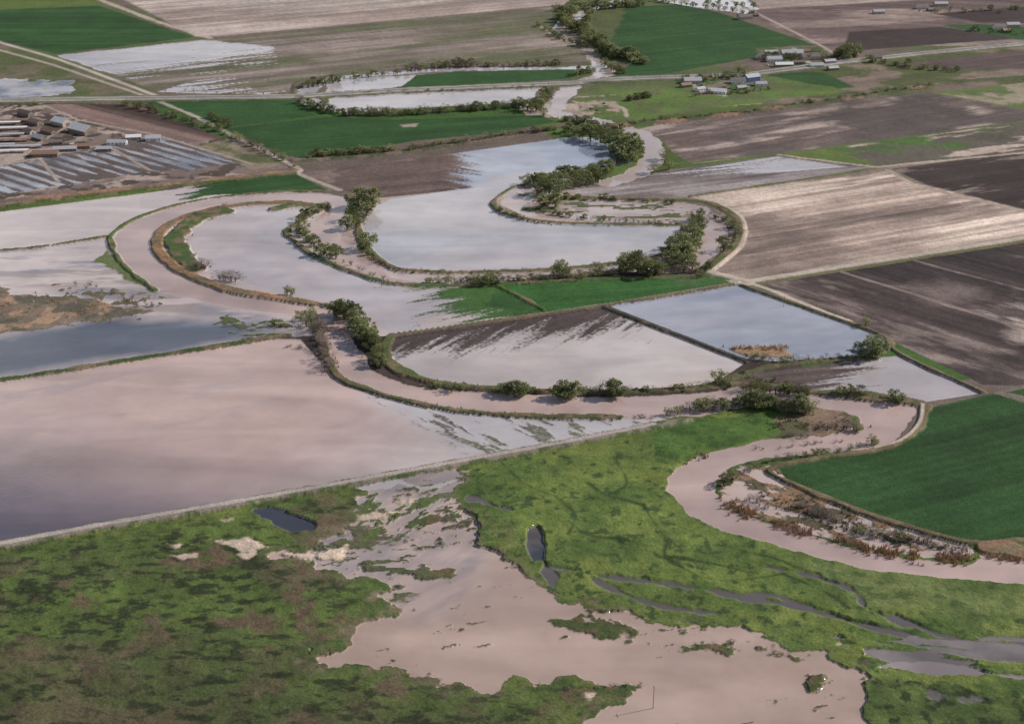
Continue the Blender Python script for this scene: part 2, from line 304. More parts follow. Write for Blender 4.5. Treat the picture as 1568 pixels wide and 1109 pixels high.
for ln in ([(985,775),(1000,800),(1020,830),(1020,855),(1070,885)],[(870,800),(900,820),(960,830),(1010,855)],[(1100,835),(1180,855),(1260,885)],[(850,760),(880,790),(870,820)],[(1200,880),(1260,905),(1300,933)],[(1020,855),(1080,862),(1160,880)],[(900,740),(930,760),(985,775)],[(760,700),(800,740),(850,760)],[(940,700),(960,740),(930,760)],[(1070,885),(1120,890),(1200,880)]):
    land(line(ln,1.6,rag=1.4,rs=18,soft=0.9),(0.035,0.055,0.02),k=.9)
aS=adir((1200,725),(1568,640))
land(reg([(1178,722),(1240,704),(1340,690),(1395,665),(1425,625),(1520,603),(1568,615),(1770,650),(1770,850),(1568,828),(1500,832),(1440,820),(1330,788),(1230,748)]),(0.025,0.060,0.020),fur=(aS,4,0.35),vs=50,mix=((0.03,0.074,0.022),80,0.5,0.2))
land(reg([(1520,603),(1568,590),(1770,610),(1770,650),(1568,618)]),(0.17,0.14,0.12))
land(reg([(1540,602),(1568,596),(1770,620),(1770,645)]),GD)
# ---- river
RV=(0.46,0.34,0.305); RV2=(0.40,0.30,0.275)
def river(poly,**k): water(reg(poly,rag=2.5,rs=14,curve=True,**k),RV,RV2,50)
water(line([(1000,-10),(960,-2),(900,20),(870,32),(862,48),(885,62),(910,85),(925,105),(920,118),(885,128),(866,145),(850,165),(858,176),(900,184),(950,196),(990,212),(1002,235),(990,256),(965,270),(930,282)],24,rag=4),(0.42,0.34,0.32))
land(reg([(905,20),(930,10),(960,20),(930,70),(960,90),(925,95),(900,60),(885,40)],rag=5),GO)
water(line([(925,103),(850,106),(760,106),(680,108),(620,112),(540,118),(490,128)],20,rag=4),PB)
water(reg([(500,128),(545,121),(700,112),(690,120),(600,136),(560,141),(500,143)],rag=3),PB)
land(reg([(640,116),(700,111),(905,106),(870,122),(700,134),(610,136)],rag=2),GD)
water(line([(488,128),(470,142),(480,158),(530,170)],24,rag=4),PB)
water(reg([(500,152),(540,146),(700,140),(830,135),(818,150),(800,158),(700,163),(600,170),(540,172),(510,166)],rag=3),(0.42,0.38,0.375))
water(reg([(765,312),(790,292),(830,285),(870,300),(900,306),(1040,310),(1080,318),(1112,335),(1116,360),(1100,388),(1075,408),(1040,418),(1000,420),(960,412),(900,416),(850,421),(760,432),(660,433),(600,424),(560,405),(530,385),(522,360),(535,345),(560,375),(600,408),(620,415),(850,412),(950,402),(1010,388),(1040,366),(1047,347),(990,343),(860,338),(800,330)],rag=2,rs=14),(0.46,0.37,0.35),RV2,40)
i,m=reg([(790,296),(900,306),(1040,312),(1060,330),(1040,340),(860,335),(800,325)],soft=3)
land((i,m*sstep(0.54,0.62,fbma(X[i],Y[i],7,131,4,adir((850,325),(1000,325)),4))),(0.09,0.11,0.05))
water(reg([(498,300),(540,305),(525,340),(520,365),(545,390),(600,425),(660,435),(740,433),(700,441),(620,437),(560,424),(505,398),(478,375),(472,350),(492,328)],rag=2),RV,RV2,50)
river([(505,297),(400,299),(300,311),(215,335),(176,358),(178,385),(205,418),(245,444),(330,466),(440,482),(500,490),(478,468),(400,455),(330,437),(275,412),(248,385),(250,355),(290,335),(360,316),(500,316)])
river([(478,468),(520,472),(540,520),(560,552),(585,575),(640,592),(700,598),(900,608),(1060,604),(1150,592),(1260,602),(1400,622),(1396,645),(1370,672),(1330,686),(1200,700),(1120,712),(1110,730),(1100,755),(1130,785),(1200,810),(1330,845),(1480,865),(1520,840),(1600,850),(1770,880),(1770,925),(1568,898),(1450,886),(1300,864),(1160,828),(1070,795),(1026,752),(1040,715),(1100,690),(1150,678),(1230,662),(1300,650),(1320,640),(1240,622),(1150,622),(1050,640),(900,638),(720,630),(620,612),(560,594),(515,572),(490,520)])
land(reg([(1180,640),(1240,625),(1290,632),(1315,648),(1260,668),(1200,672),(1150,665)],rag=4),(0.09,0.085,0.045),mix=((0.2,0.14,0.1),14,0.55,0.1))
land(reg([(1090,640),(1180,632),(1200,665),(1150,676),(1095,690),(1050,708),(1000,700),(1000,650)],rag=3),(0.07,0.125,0.03),vs=12,mix=((0.045,0.085,0.022),12,0.6,0.15))
rI=reg([(1100,752),(1108,732),(1135,716),(1175,713),(1215,738),(1270,760),(1350,795),(1440,822),(1482,832),(1486,856),(1420,856),(1300,835),(1200,808),(1130,782)],rag=3,rs=10)
water(rI,(0.46,0.36,0.33)); i,m=rI
land((i,m*sstep(0.50,0.58,fbma(X[i],Y[i],9,141,5,adir((1150,760),(1400,830)),2.5))),(0.10,0.085,0.055),mix=((0.22,0.14,0.09),8,0.55,0.1))
# ---- levees, tracks and roads
LV=(0.085,0.10,0.04)
def levee(pts,w=9,col=LV,z=1.4,rag=1.2,mix=((0.17,0.13,0.08),12,0.55,0.12),**k): land(line(pts,w,rag=rag),col,mix=mix,z=z,**k)
levee([(-60,388),(40,382),(110,372),(172,362)],4)
levee([(500,293),(400,297),(300,309),(215,333),(174,358),(170,372),(180,395),(205,422),(240,446)],5,(0.07,0.11,0.035))
land(reg([(140,402),(165,382),(180,398),(213,430),(236,446),(200,430),(165,407)],rag=5,soft=2),(0.12,0.15,0.06))
levee([(500,318),(440,312),(380,314),(320,324),(275,338),(248,355),(240,375),(250,395),(285,420),(350,445),(420,457),(480,467)],11,(0.15,0.12,0.075),mix=((0.27,0.16,0.09),10,0.5,0.15))
levee([(345,325),(305,335),(280,350),(268,372),(280,395),(300,412)],18,(0.07,0.10,0.035),rag=3)
levee([(500,318),(470,335),(440,355),(450,370),(485,395),(560,425),(620,437),(740,438),(900,430),(1085,424)],6.5,(0.07,0.10,0.035))
levee([(420,322),(455,316),(500,318)],12,(0.05,0.10,0.03))
levee([(535,300),(545,330),(555,370),(590,405),(620,415),(700,419),(850,414),(950,404),(1005,395),(1040,372),(1050,347)],7,(0.10,0.11,0.05))
levee([(1050,347),(990,346),(860,343),(800,336),(765,325),(755,313),(770,298),(800,285),(870,285)],6)
levee([(870,304),(1000,308),(1080,312),(1125,332),(1135,350),(1130,375),(1108,395),(1088,413)],10)
land(line([(1060,303),(1100,312),(1132,332),(1141,352),(1135,378),(1112,400),(1092,416)],4),(0.42,0.34,0.28))
levee([(1060,302),(1200,282),(1340,260)],6,(0.1,0.12,0.05))
levee([(480,467),(505,470),(530,480),(555,500),(575,530),(600,565),(650,583),(700,592),(800,599),(900,603),(1000,600),(1080,594),(1140,575),(1210,558),(1340,550)],7,(0.10,0.10,0.05))
levee([(600,515),(592,530),(600,556),(650,583)],6)
levee([(478,480),(490,520),(515,575),(560,597),(620,615),(720,633),(850,640),(950,640)],6,(0.09,0.10,0.045))
levee([(1240,603),(1320,604),(1410,618)],7,(0.10,0.10,0.05))
levee([(-200,612),(0,584),(200,553),(440,515)],6,(0.055,0.085,0.03))
levee([(600,516),(760,494),(930,469),(1130,436)],5,(0.12,0.10,0.07))
land(line([(600,513),(760,491),(930,467),(1130,434)],1.6),(0.3,0.25,0.19),z=1.4)
levee([(762,440),(800,458),(832,476)],4,(0.07,0.09,0.03))
levee([(925,472),(1030,513),(1142,556)],3.5,(0.06,0.06,0.04),rag=.5)
levee([(1130,436),(1240,475),(1360,521),(1330,550)],5,(0.13,0.105,0.075))
levee([(1360,521),(1380,545),(1505,602)],4,(0.15,0.12,0.08),rag=.8)
levee([(1405,620),(1420,625),(1400,665),(1345,690),(1240,706),(1178,722),(1230,750),(1330,790),(1440,823),(1500,834),(1600,828),(1770,850)],5,(0.12,0.10,0.06))
land(line([(1412,622),(1407,650),(1380,676),(1340,688)],3),(0.42,0.35,0.28),z=1.4)
levee([(1050,600),(1150,590),(1250,604),(1400,620)],7,(0.10,0.10,0.05))
levee([(1515,842),(1540,840),(1568,850),(1700,868)],14,(0.2,0.12,0.08)) 
TR=(0.45,0.38,0.32)
land(line([(1770,338),(1568,366),(1145,433),(1088,418)],8,rag=.6,curve=False),TR,z=0.8)
land(line([(1770,342),(1568,371),(1145,438)],5,rag=.8,curve=False),(0.14,0.13,0.07))
land(line([(1125,432),(1160,438),(1240,470),(1300,493)],5,rag=1),TR)
land(reg([(1110,430),(1160,428),(1150,438),(1125,438)],rag=2),TR)
land(line([(-200,874),(0,838),(150,810),(400,767),(560,738),(700,712),(870,681),(1000,655),(1050,645)],9,rag=1.0,rs=6,curve=False),(0.20,0.17,0.135),mix=((0.09,0.11,0.05),6,.6,.15),z=1.8)
land(line([(-200,873),(0,837),(150,809),(400,766),(560,737),(700,711),(870,680),(1000,654)],4.2,rag=.5,rs=5,curve=False),(0.36,0.31,0.285),z=1.9)
levee([(0,311),(455,263)],12,(0.17,0.12,0.09),mix=((0.28,0.17,0.11),14,0.5,0.1)); levee([(-200,345),(0,318),(455,266)],6,(0.06,0.10,0.03))
levee([(-200,340),(0,311)],12,(0.17,0.12,0.09))
levee([(455,247),(600,236),(760,212),(850,196),(880,190)],14,(0.16,0.12,0.09),mix=((0.07,0.08,0.04),14,0.5,0.1))
levee([(940,193),(1000,190),(1150,172),(1300,152),(1440,129),(1568,120),(1770,100)],18,(0.13,0.10,0.07),mix=[((0.25,0.15,0.10),16,0.5,0.1),((0.07,0.09,0.04),30,0.5,0.1)])
land(line([(228,150),(300,180),(370,215),(455,258),(460,268),(520,292)],6,rag=1),(0.36,0.30,0.25))
land(line([(-100,42),(0,66),(90,92),(160,118),(240,148)],7,curve=False),(0.42,0.36,0.32))
land(line([(-100,56),(0,78),(80,100),(228,150)],6,curve=False),(0.36,0.31,0.26))
land(line([(150,0),(235,32),(322,60)],10,rag=2,curve=False),(0.4,0.33,0.28))
land(line([(-200,45),(0,64)],3),(0.4,0.33,0.28))
land(line([(1120,2),(1180,32),(1255,70),(1290,90)],6,curve=False),(0.36,0.30,0.25))
land(line([(1190,238),(1340,257),(1568,235),(1770,208)],5,curve=False,rag=1),(0.38,0.31,0.25))
land(line([(1360,262),(1400,285),(1568,325),(1770,372)],6,curve=False,rag=1),(0.36,0.29,0.23))
land(line([(1425,142),(1568,170)],4),(0.14,0.14,0.06))
land(line([(1030,252),(1200,236),(1568,187)],5,rag=1,curve=False),(0.10,0.12,0.05))
land(line([(825,40),(860,62),(900,75)],5,rag=1),(0.32,0.27,0.2))
land(line([(450,150),(455,128),(500,118),(640,100),(900,97)],6,rag=1.5),(0.10,0.10,0.06),z=1)
for q in ([(1180,110),(1290,100)],[(1060,122),(1070,140),(1110,148)],[(1215,75),(1240,98)],[(900,160),(950,165),(960,180)]): land(line(q,5,rag=1),(0.38,0.32,0.27))
RD1=[(-200,158),(0,156),(210,153),(450,150),(600,141),(760,134),(884,129)]
RD2=[(932,124),(1000,121),(1140,117),(1290,97),(1420,83),(1568,69),(1770,52)]
for R in (RD1,RD2):
    land(line(R,32,rag=3,curve=False),(0.12,0.12,0.065),z=1.2)
    land(line(R,18,rag=.5,curve=False),(0.40,0.355,0.32),z=1.6)
    land(line(R,10,curve=False),(0.19,0.185,0.19),z=1.7)

Z=Z*(1-W)
Zf=Z+0.35*(1-W)
flat=(1-W)*(Z<0.2)*(SP<6)
Zf+= flat*0.4*(fbm(X,Y,25,200,3)-0.3)
past=np.zeros(N); pr=reg([(-200,860),(0,850),(400,780),(700,735),(1045,665),(1150,680),(1026,755),(1070,800),(1300,870),(1568,905),(1770,930),(1770,1260),(-200,1260)],soft=8); past[pr[0]]=pr[1]
Zf+= flat*past*2.0*np.clip(fbm(X,Y,24,210,5)-0.35,0,1)
Zf=np.where(W>0.6,0.0,np.maximum(Zf*(1-W),0))

# ------------------------------------------------------------------ mesh
me=bpy.data.meshes.new('ground_mesh')
idx=np.arange(N).reshape(NR,NCC)
quads=np.stack([idx[:-1,:-1],idx[:-1,1:],idx[1:,1:],idx[1:,:-1]],-1).reshape(-1,4)
nq=len(quads)
me.vertices.add(N); me.vertices.foreach_set('co',np.stack([X,Y,Zf],-1).astype(np.float32).ravel())
me.loops.add(nq*4); me.loops.foreach_set('vertex_index',quads.astype(np.int32).ravel())
me.polygons.add(nq); me.polygons.foreach_set('loop_start',(np.arange(nq)*4).astype(np.int32))
me.polygons.foreach_set('loop_total',np.full(nq,4,np.int32))
me.update(calc_edges=True)
me.polygons.foreach_set('use_smooth',np.ones(nq,bool))
def addcol(name,c):
    a=me.attributes.new(name,'FLOAT_COLOR','POINT')
    a.data.foreach_set('color',np.concatenate([np.clip(c,0,1),np.ones((N,1))],1).astype(np.float32).ravel())
addcol('land_albedo',C); addcol('silt_and_sky_albedo',WC)  # second colour holds silt tone plus painted sky reflections
a=me.attributes.new('water_cover','FLOAT','POINT'); a.data.foreach_set('value',W.astype(np.float32))
ground=bpy.data.objects.new('ground',me); scene.collection.objects.link(ground)

def newmat(name):
    m=bpy.data.materials.new(name); m.use_nodes=True; nt=m.node_tree
    return m,nt,nt.nodes['Principled BSDF'],nt.nodes['Material Output']
m,nt,bs,out=newmat('flooded_farmland'); nn=nt.nodes; lk=nt.links
def node(t,**kw):
    n=nn.new(t)
    for k,v in kw.items(): setattr(n,k,v)
    return n
tc=node('ShaderNodeTexCoord')
def noise(scale,detail=4,vec=None):
    n=node('ShaderNodeTexNoise'); n.inputs['Scale'].default_value=scale; n.inputs['Detail'].default_value=detail
    lk.new(vec or tc.outputs['Object'],n.inputs['Vector']); return n.outputs['Fac']
def mrange(src,a,b,c,d,smooth=False):
    n=node('ShaderNodeMapRange'); n.interpolation_type='SMOOTHSTEP' if smooth else 'LINEAR'
    lk.new(src,n.inputs[0])
    for k,v in zip((1,2,3,4),(a,b,c,d)): n.inputs[k].default_value=v
    return n.outputs[0]
def math_(op,a,b):
    n=node('ShaderNodeMath',operation=op)
    for k,v in ((0,a),(1,b)):
        if isinstance(v,(int,float)): n.inputs[k].default_value=v
        else: lk.new(v,n.inputs[k])
    return n.outputs[0]
def attr(nm):
    n=node('ShaderNodeAttribute'); n.attribute_name=nm; return n
def scalecol(col,f):
    v=node('ShaderNodeVectorMath',operation='SCALE'); lk.new(col,v.inputs[0]); lk.new(f,v.inputs['Scale']); return v.outputs[0]
la=attr('land_albedo'); sa_=attr('silt_and_sky_albedo'); wa=attr('water_cover')
det=math_('MULTIPLY',mrange(noise(0.9,5),0.25,0.75,0.65,1.35),mrange(noise(0.18,4),0.3,0.7,0.85,1.15))
lk.new(scalecol(la.outputs['Color'],det),bs.inputs['Base Color']); bs.inputs['Roughness'].default_value=0.95
bs.inputs['Specular IOR Level'].default_value=0.15
bp=node('ShaderNodeBump'); bp.inputs['Strength'].default_value=0.7; bp.inputs['Distance'].default_value=0.5
lk.new(noise(0.6,5),bp.inputs['Height']); lk.new(bp.outputs[0],bs.inputs['Normal'])
wb=node('ShaderNodeBsdfPrincipled'); wb.inputs['IOR'].default_value=1.38
# drifting silt plumes: noise drawn out along the current, folded by a larger swirl
mp=node('ShaderNodeMapping'); mp.inputs['Scale'].default_value=(0.006,0.022,0.01); mp.inputs['Rotation'].default_value=(0,0,0.35)
lk.new(tc.outputs['Object'],mp.inputs['Vector'])
pl=node('ShaderNodeTexNoise'); pl.inputs['Scale'].default_value=1.0; pl.inputs['Detail'].default_value=6; pl.inputs['Distortion'].default_value=0.9
lk.new(mp.outputs[0],pl.inputs['Vector'])
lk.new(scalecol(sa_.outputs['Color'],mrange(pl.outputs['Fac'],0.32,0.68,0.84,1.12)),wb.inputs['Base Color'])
lk.new(mrange(noise(0.012,4),0.35,0.65,0.03,0.12),wb.inputs['Roughness'])
b2=node('ShaderNodeBump'); b2.inputs['Strength'].default_value=1.0
lk.new(mrange(noise(0.008,5),0.4,0.65,0.012,0.07),b2.inputs['Distance'])
lk.new(noise(0.45,3),b2.inputs['Height']); lk.new(b2.outputs[0],wb.inputs['Normal'])
part=math_('MULTIPLY',wa.outputs['Fac'],math_('SUBTRACT',1.0,wa.outputs['Fac']))
fac=mrange(math_('ADD',wa.outputs['Fac'],math_('MULTIPLY',part,mrange(noise(0.35,5),0.25,0.75,-1.6,1.6))),0.12,0.88,0,1,True)
mx=node('ShaderNodeMixShader'); lk.new(fac,mx.inputs[0]); lk.new(bs.outputs[0],mx.inputs[1]); lk.new(wb.outputs[0],mx.inputs[2])
lk.new(mx.outputs[0],out.inputs['Surface'])
me.materials.append(m)

# ------------------------------------------------------------------ plants
def leafmat(name,c1,c2,rough=0.8,trans=0.0):
    m,nt,bs,out=newmat(name); n=nt.nodes; l=nt.links
    g_=n.new('ShaderNodeNewGeometry'); oi=n.new('ShaderNodeObjectInfo'); mixc=n.new('ShaderNodeMix'); mixc.data_type='RGBA'
    ad=n.new('ShaderNodeMath'); ad.operation='MULTIPLY_ADD'
    l.new(g_.outputs['Random Per Island'],ad.inputs[0]); ad.inputs[1].default_value=0.45
    m2=n.new('ShaderNodeMath'); m2.operation='MULTIPLY'; m2.inputs[1].default_value=0.55
    l.new(oi.outputs['Random'],m2.inputs[0]); l.new(m2.outputs[0],ad.inputs[2])
    l.new(ad.outputs[0],mixc.inputs[0]); mixc.inputs[6].default_value=(*c1,1); mixc.inputs[7].default_value=(*c2,1)
    l.new(mixc.outputs[2],bs.inputs['Base Color']); bs.inputs['Roughness'].default_value=rough
    bs.inputs['Specular IOR Level'].default_value=0.2
    if trans:
        tr=n.new('ShaderNodeBsdfTranslucent'); l.new(mixc.outputs[2],tr.inputs['Color']); mxs=n.new('ShaderNodeMixShader'); mxs.inputs[0].default_value=trans
        l.new(bs.outputs[0],mxs.inputs[1]); l.new(tr.outputs[0],mxs.inputs[2]); l.new(mxs.outputs[0],out.inputs['Surface'])
    return m
M_leaf=leafmat('spring_foliage',(0.12,0.145,0.06),(0.29,0.31,0.14),trans=.4)
M_leaf2=leafmat('young_foliage',(0.20,0.22,0.10),(0.36,0.36,0.18),trans=.4)
M_twig=leafmat('bare_twigs',(0.17,0.13,0.11),(0.33,0.26,0.22))
M_reed=leafmat('dry_reeds',(0.20,0.12,0.07),(0.46,0.30,0.18))
M_brush=leafmat('low_brush',(0.08,0.08,0.04),(0.21,0.19,0.10))
M_bark=leafmat('bark',(0.10,0.08,0.065),(0.14,0.11,0.09))
def tube(vs,fs,mi,mids,p,q,r0,r1,n=5):
    p=Vector(p);q=Vector(q);d=(q-p).normalized(); u=d.orthogonal().normalized(); v=d.cross(u); b=len(vs)
    for c,r in ((p,r0),(q,r1)):
        for k in range(n):
            a=2*math.pi*k/n; vs.append(tuple(c+u*(math.cos(a)*r)+v*(math.sin(a)*r)))
    for k in range(n): fs.append((b+k,b+(k+1)%n,b+n+(k+1)%n,b+n+k)); mids.append(mi)
def make_tree(name,seed,leaf,wid=0.42,clumps=26,per=36,ls=0.42,bare=False):
    R=random.Random(seed); vs=[];fs=[];mids=[]
    lean=R.uniform(-.5,.5)
    cen=[]
    while len(cen)<clumps:
        d=Vector((R.uniform(-1,1),R.uniform(-1,1),R.uniform(-1,1)))
        if d.length>1 or d.length<.35: continue
        sq=1.0-0.25*max(d.z,0)
        zc=5.0+d.z*4.0
        cen.append((d.x*10*wid*sq+lean,d.y*10*wid*sq,zc))
    for t in range(3):
        ox=R.uniform(-.6,.6); oy=R.uniform(-.6,.6)
        q=(ox*2+lean,oy*2,R.uniform(2.5,4))
        tube(vs,fs,0,mids,(ox*.4,oy*.4,-.3),q,.26,.14)
        for k in range(6):
            e=R.choice(cen); tube(vs,fs,0,mids,(q[0]*.85,q[1]*.85,q[2]*R.uniform(.6,1)),e,.11,.03,4)
    for cx,cy,cz in cen:
        cr=R.uniform(0.9,1.7)
        for k in range(per):
            while True:
                d=Vector((R.uniform(-1,1),R.uniform(-1,1),R.uniform(-1,1)))
                if d.length<1: break
            p=Vector((cx,cy,cz))+Vector((d.x*cr,d.y*cr,d.z*cr*.8))
            p.z=max(p.z,0.3)
            if bare:
                d2=Vector((R.uniform(-1,1),R.uniform(-1,1),R.uniform(.1,1))).normalized(); o=d2.orthogonal().normalized()*.04; L=R.uniform(.7,1.5)
                b=len(vs); vs.extend([tuple(p-o),tuple(p+o),tuple(p+d2*L)]); fs.append((b,b+1,b+2)); mids.append(1)
            else:
                s=ls*R.uniform(.6,1.2); u=Vector((R.uniform(-1,1),R.uniform(-1,1),R.uniform(-.6,.6))).normalized(); v=u.orthogonal().normalized()
                b=len(vs); vs.extend([tuple(p-u*s),tuple(p+v*s*.7),tuple(p+u*s),tuple(p-v*s*.7)]); fs.append((b,b+1,b+2,b+3)); mids.append(1)
    me=bpy.data.meshes.new(name); me.from_pydata(vs,[],fs); me.materials.append(M_bark); me.materials.append(leaf)
    me.polygons.foreach_set('material_index',mids); me.update(); return me
TG=[make_tree('tree_mesh',10+k,M_leaf,wid=w) for k,w in enumerate((.42,.5,.38,.46,.44))]
TY=[make_tree('young_tree_mesh',30+k,M_leaf2,wid=w,per=24,ls=.36) for k,w in enumerate((.42,.36,.5,.45))]
TB=[make_tree('bare_tree_mesh',50+k,M_twig,wid=w,bare=True,per=40,clumps=24) for k,w in enumerate((.5,.45,.6))]
KINDS={'g':(TG,'riverside_tree'),'y':(TY,'budding_tree'),'b':(TB,'bare_bush')}
def tree(px,py,h,kind='g',wide=1.0):
    x,y=g(px,py); hm=metres(h,y)
    ms,nm=KINDS[kind]; o=bpy.data.objects.new(nm,random.choice(ms)); scene.collection.objects.link(o)
    o.location=(x,y,0.0); s=hm/9.6; w=s*wide*random.uniform(.9,1.15); o.scale=(w,w,s); o.rotation_euler=(0,0,random.uniform(0,6.28))
def row(pts,n,h0,h1,kinds='g',jit=2.0,wide=1.1):
    P=np.array(pts,float); L=np.r_[0,np.cumsum(np.hypot(*np.diff(P,axis=0).T))]
    for k in range(n):
        t=(k+random.uniform(.1,.9))/n*L[-1]
        x=np.interp(t,L,P[:,0])+random.uniform(-jit,jit); y=np.interp(t,L,P[:,1])+random.uniform(-jit,jit)*.5
        tree(x,y,random.uniform(h0,h1),random.choice(kinds),wide)
for a in [(548,318,30),(570,318,30),(558,322,24),(540,338,24),(560,330,22),(533,352,22),(548,346,20),(563,382,26),(556,386,16),(480,378,18),(495,392,20),(514,396,22),(506,394,16),(465,354,16),(472,370,18),(462,362,14),
 (515,485,28),(527,488,30),(540,489,28),(550,500,28),(558,514,28),(565,528,28),(572,540,26),(578,552,26),(584,561,22),(545,508,24),(560,520,26),(570,534,24),(521,482,22),(553,508,24),(580,560,20),
 (775,604,22),(788,607,24),(800,607,24),(795,605,22),(865,610,28),(877,609,26),(855,609,20),(870,608,22),(934,606,26),(944,607,28),(939,605,22),
 (1330,548,34),(1318,548,26),(1345,545,24),(1340,535,24),(1370,616,22),(1287,606,18),(1300,606,18),(1316,608,18),
 (958,415,24),(965,415,28),(978,420,34),(990,423,32),(1003,422,30),(1030,405,26),(1045,400,34),(1052,392,34),(1060,378,30),(1065,365,30),(1072,352,26),(1025,392,26),(1040,384,26),(1060,412,22),(1034,410,20),(1048,410,22),(1070,340,20),
 (1108,385,22),(735,438,18),(748,437,22),(762,435,18),
 (825,300,24),(840,296,28),(852,302,28),(835,318,24),(850,318,22),(865,290,26),(880,288,26),(895,285,26),(905,282,22),(915,280,24),(828,285,20),(945,250,26),(958,250,32),(968,246,32),(950,225,26),(935,224,26),(920,220,26),(905,216,26),(892,212,22),(968,226,22),(932,262,18),(975,238,24),(960,236,28),(940,236,20),(925,272,18),(880,208,18),(870,204,16),
 (820,172,20),(808,170,18),(795,166,16),(835,150,16),(1120,738,22),(1108,745,20),(1300,92,26),(1308,88,24),(1292,86,20),(1284,88,16)]: tree(*a,'g',1.15)
for a in [(855,422,28),(862,424,24),(870,425,20),(848,424,16),(888,430,18),(913,420,20),(918,418,18),(958,404,20),(692,600,18),(1100,586,22),(1108,590,22),(1115,592,16),(1325,500,16),(1020,245,20),(1024,262,16),(1002,266,18),(1018,252,16),(1130,360,16),(1120,350,16),(440,452,16),(447,453,14),(1335,680,16),(1130,112,18),(1140,114,14),(470,500,22),(460,492,18),(476,490,20),(985,100,14),(430,500,12),(420,498,12),(1060,340,18),(1075,425,14)]: tree(*a,'y',1.15)
row([(1062,628),(1110,626),(1150,620)],16,14,24,'gyb',2)
row([(1150,622),(1190,628),(1240,634)],22,18,30,'gggyb',4)
row([(1130,598),(1180,602),(1235,606)],14,14,22,'gyyb',3)
row([(1020,636),(1060,630)],6,10,16,'yb',3)
row([(488,498),(495,530),(508,572)],20,10,20,'b',3,1.3)
row([(300,410),(320,415)],4,12,18,'b',3,1.3); row([(335,428),(362,432)],5,12,18,'b',2,1.3)
row([(1240,655),(1320,660)],12,10,18,'bby',8,1.3); row([(1200,668),(1240,672)],4,8,12,'b',4,1.3)
row([(1215,775),(1285,800)],14,10,16,'bb',6,1.3); row([(1300,812),(1400,830),(1470,845)],28,8,14,'bby',6,1.4)
row([(1150,765),(1180,780)],6,8,14,'b',5,1.3); row([(1135,725),(1190,705),(1350,680)],24,5,12,'byy',4,1.4)
row([(1120,780),(1300,838)],12,5,10,'b',5)
row([(880,20),(858,34),(888,55),(905,68),(925,82),(960,92),(985,96)],60,10,20,'gggy',6,1.2)
row([(850,20),(880,12),(930,14),(990,8)],26,8,14,'gy',4,1.2); row([(1000,2),(1100,14),(1150,26)],16,5,10,'gy',3,1.3)
row([(820,38),(850,58),(900,76)],14,5,10,'gy',3,1.3); row([(905,20),(895,45),(930,75)],16,8,15,'gy',4,1.2)
row([(925,100),(940,110),(955,115)],8,8,14,'gy',3); row([(905,110),(880,118)],5,8,12,'gy',3); row([(845,140),(828,160),(830,180)],9,8,15,'gy',4)
row([(462,135),(500,130),(520,125)],12,8,14,'gy',3); row([(620,110),(690,104),(730,102)],18,8,16,'gyb',3,1.3)
row([(740,104),(860,101)],20,5,11,'gyb',2,1.3); row([(525,122),(620,112)],14,4,10,'gyb',2,1.3); row([(455,158),(485,168),(520,175)],16,8,14,'gyb',3,1.2)
row([(520,178),(600,178),(700,172),(800,165)],56,6,15,'gyyb',3,1.2); row([(860,185),(900,192),(950,205)],18,8,14,'gy',3,1.2)
row([(540,145),(700,140),(830,134)],14,3,6,'yb',2,1.5)
row([(470,243),(560,237),(605,232)],30,9,15,'gyy',2,1.2); row([(620,232),(760,212),(850,200)],46,5,12,'gyb',2,1.2)
row([(185,160),(260,178),(350,208),(455,256)],40,6,13,'gyb',3,1.2); row([(320,180),(350,196)],5,10,16,'g',2)
row([(650,434),(760,430),(830,430),(960,418)],56,6,13,'gyyb',3,1.2); row([(620,418),(700,420),(840,415)],20,3,8,'yb',2,1.3)
row([(1000,415),(1060,420),(1090,410)],16,8,14,'gyb',4)
row([(800,285),(830,280),(870,270),(930,262)],24,10,18,'gy',4,1.2); row([(760,322),(800,338)],7,5,10,'gyb',2,1.2)
row([(865,306),(950,308),(1030,312)],20,4,10,'gyb',3,1.3); row([(820,322),(900,338),(1040,345)],26,4,9,'gyb',3,1.3)
row([(1085,330),(1128,345),(1125,375)],16,6,12,'gyb',3,1.2)
row([(500,318),(470,330),(450,350),(462,365)],18,7,14,'gyb',4,1.2); row([(350,318),(300,330),(265,348)],8,4,8,'b',4,1.4)
row([(545,360),(560,392),(600,412)],9,5,11,'gyb',3,1.2); row([(520,400),(600,434)],8,4,8,'yb',2,1.3)
row([(640,592),(760,602),(1000,600),(1080,594)],60,4,11,'bygy',2,1.3); row([(720,632),(850,640),(1000,640)],32,3,7,'byb',2,1.4)
row([(1140,548),(1210,556),(1330,550)],26,5,14,'by',3,1.2)
row([(1130,575),(1240,600)],16,5,12,'byg',4); row([(1240,604),(1400,618)],16,4,9,'by',2)
row([(950,192),(1150,172),(1430,132)],50,4,9,'gyb',3,1.3); row([(960,155),(995,150)],12,6,10,'g',3,1.3)
row([(1040,125),(1160,120)],20,6,12,'gyb',6); row([(1160,92),(1290,88)],28,6,13,'gyb',8); row([(1320,95),(1470,112)],20,5,12,'gyb',5)
row([(1060,148),(1180,140)],14,5,10,'gyb',5,1.2)
row([(1400,20),(1568,18)],18,5,10,'gyb',8); row([(1080,8),(1160,14)],6,5,10,'gy',3)
row([(1480,48),(1600,58)],12,5,10,'gyb',5); row([(120,435),(215,465)],14,5,9,'b',8); row([(210,470),(240,470)],4,6,10,'b',3)
row([(440,530),(480,540)],7,3,7,'b',6,1.5)
row([(1150,690),(1300,675)],10,3,7,'yb',3,1.4); row([(245,140),(450,146)],10,3,7,'yb',2,1.4); row([(0,168),(70,162)],8,4,9,'gyb',3,1.3)
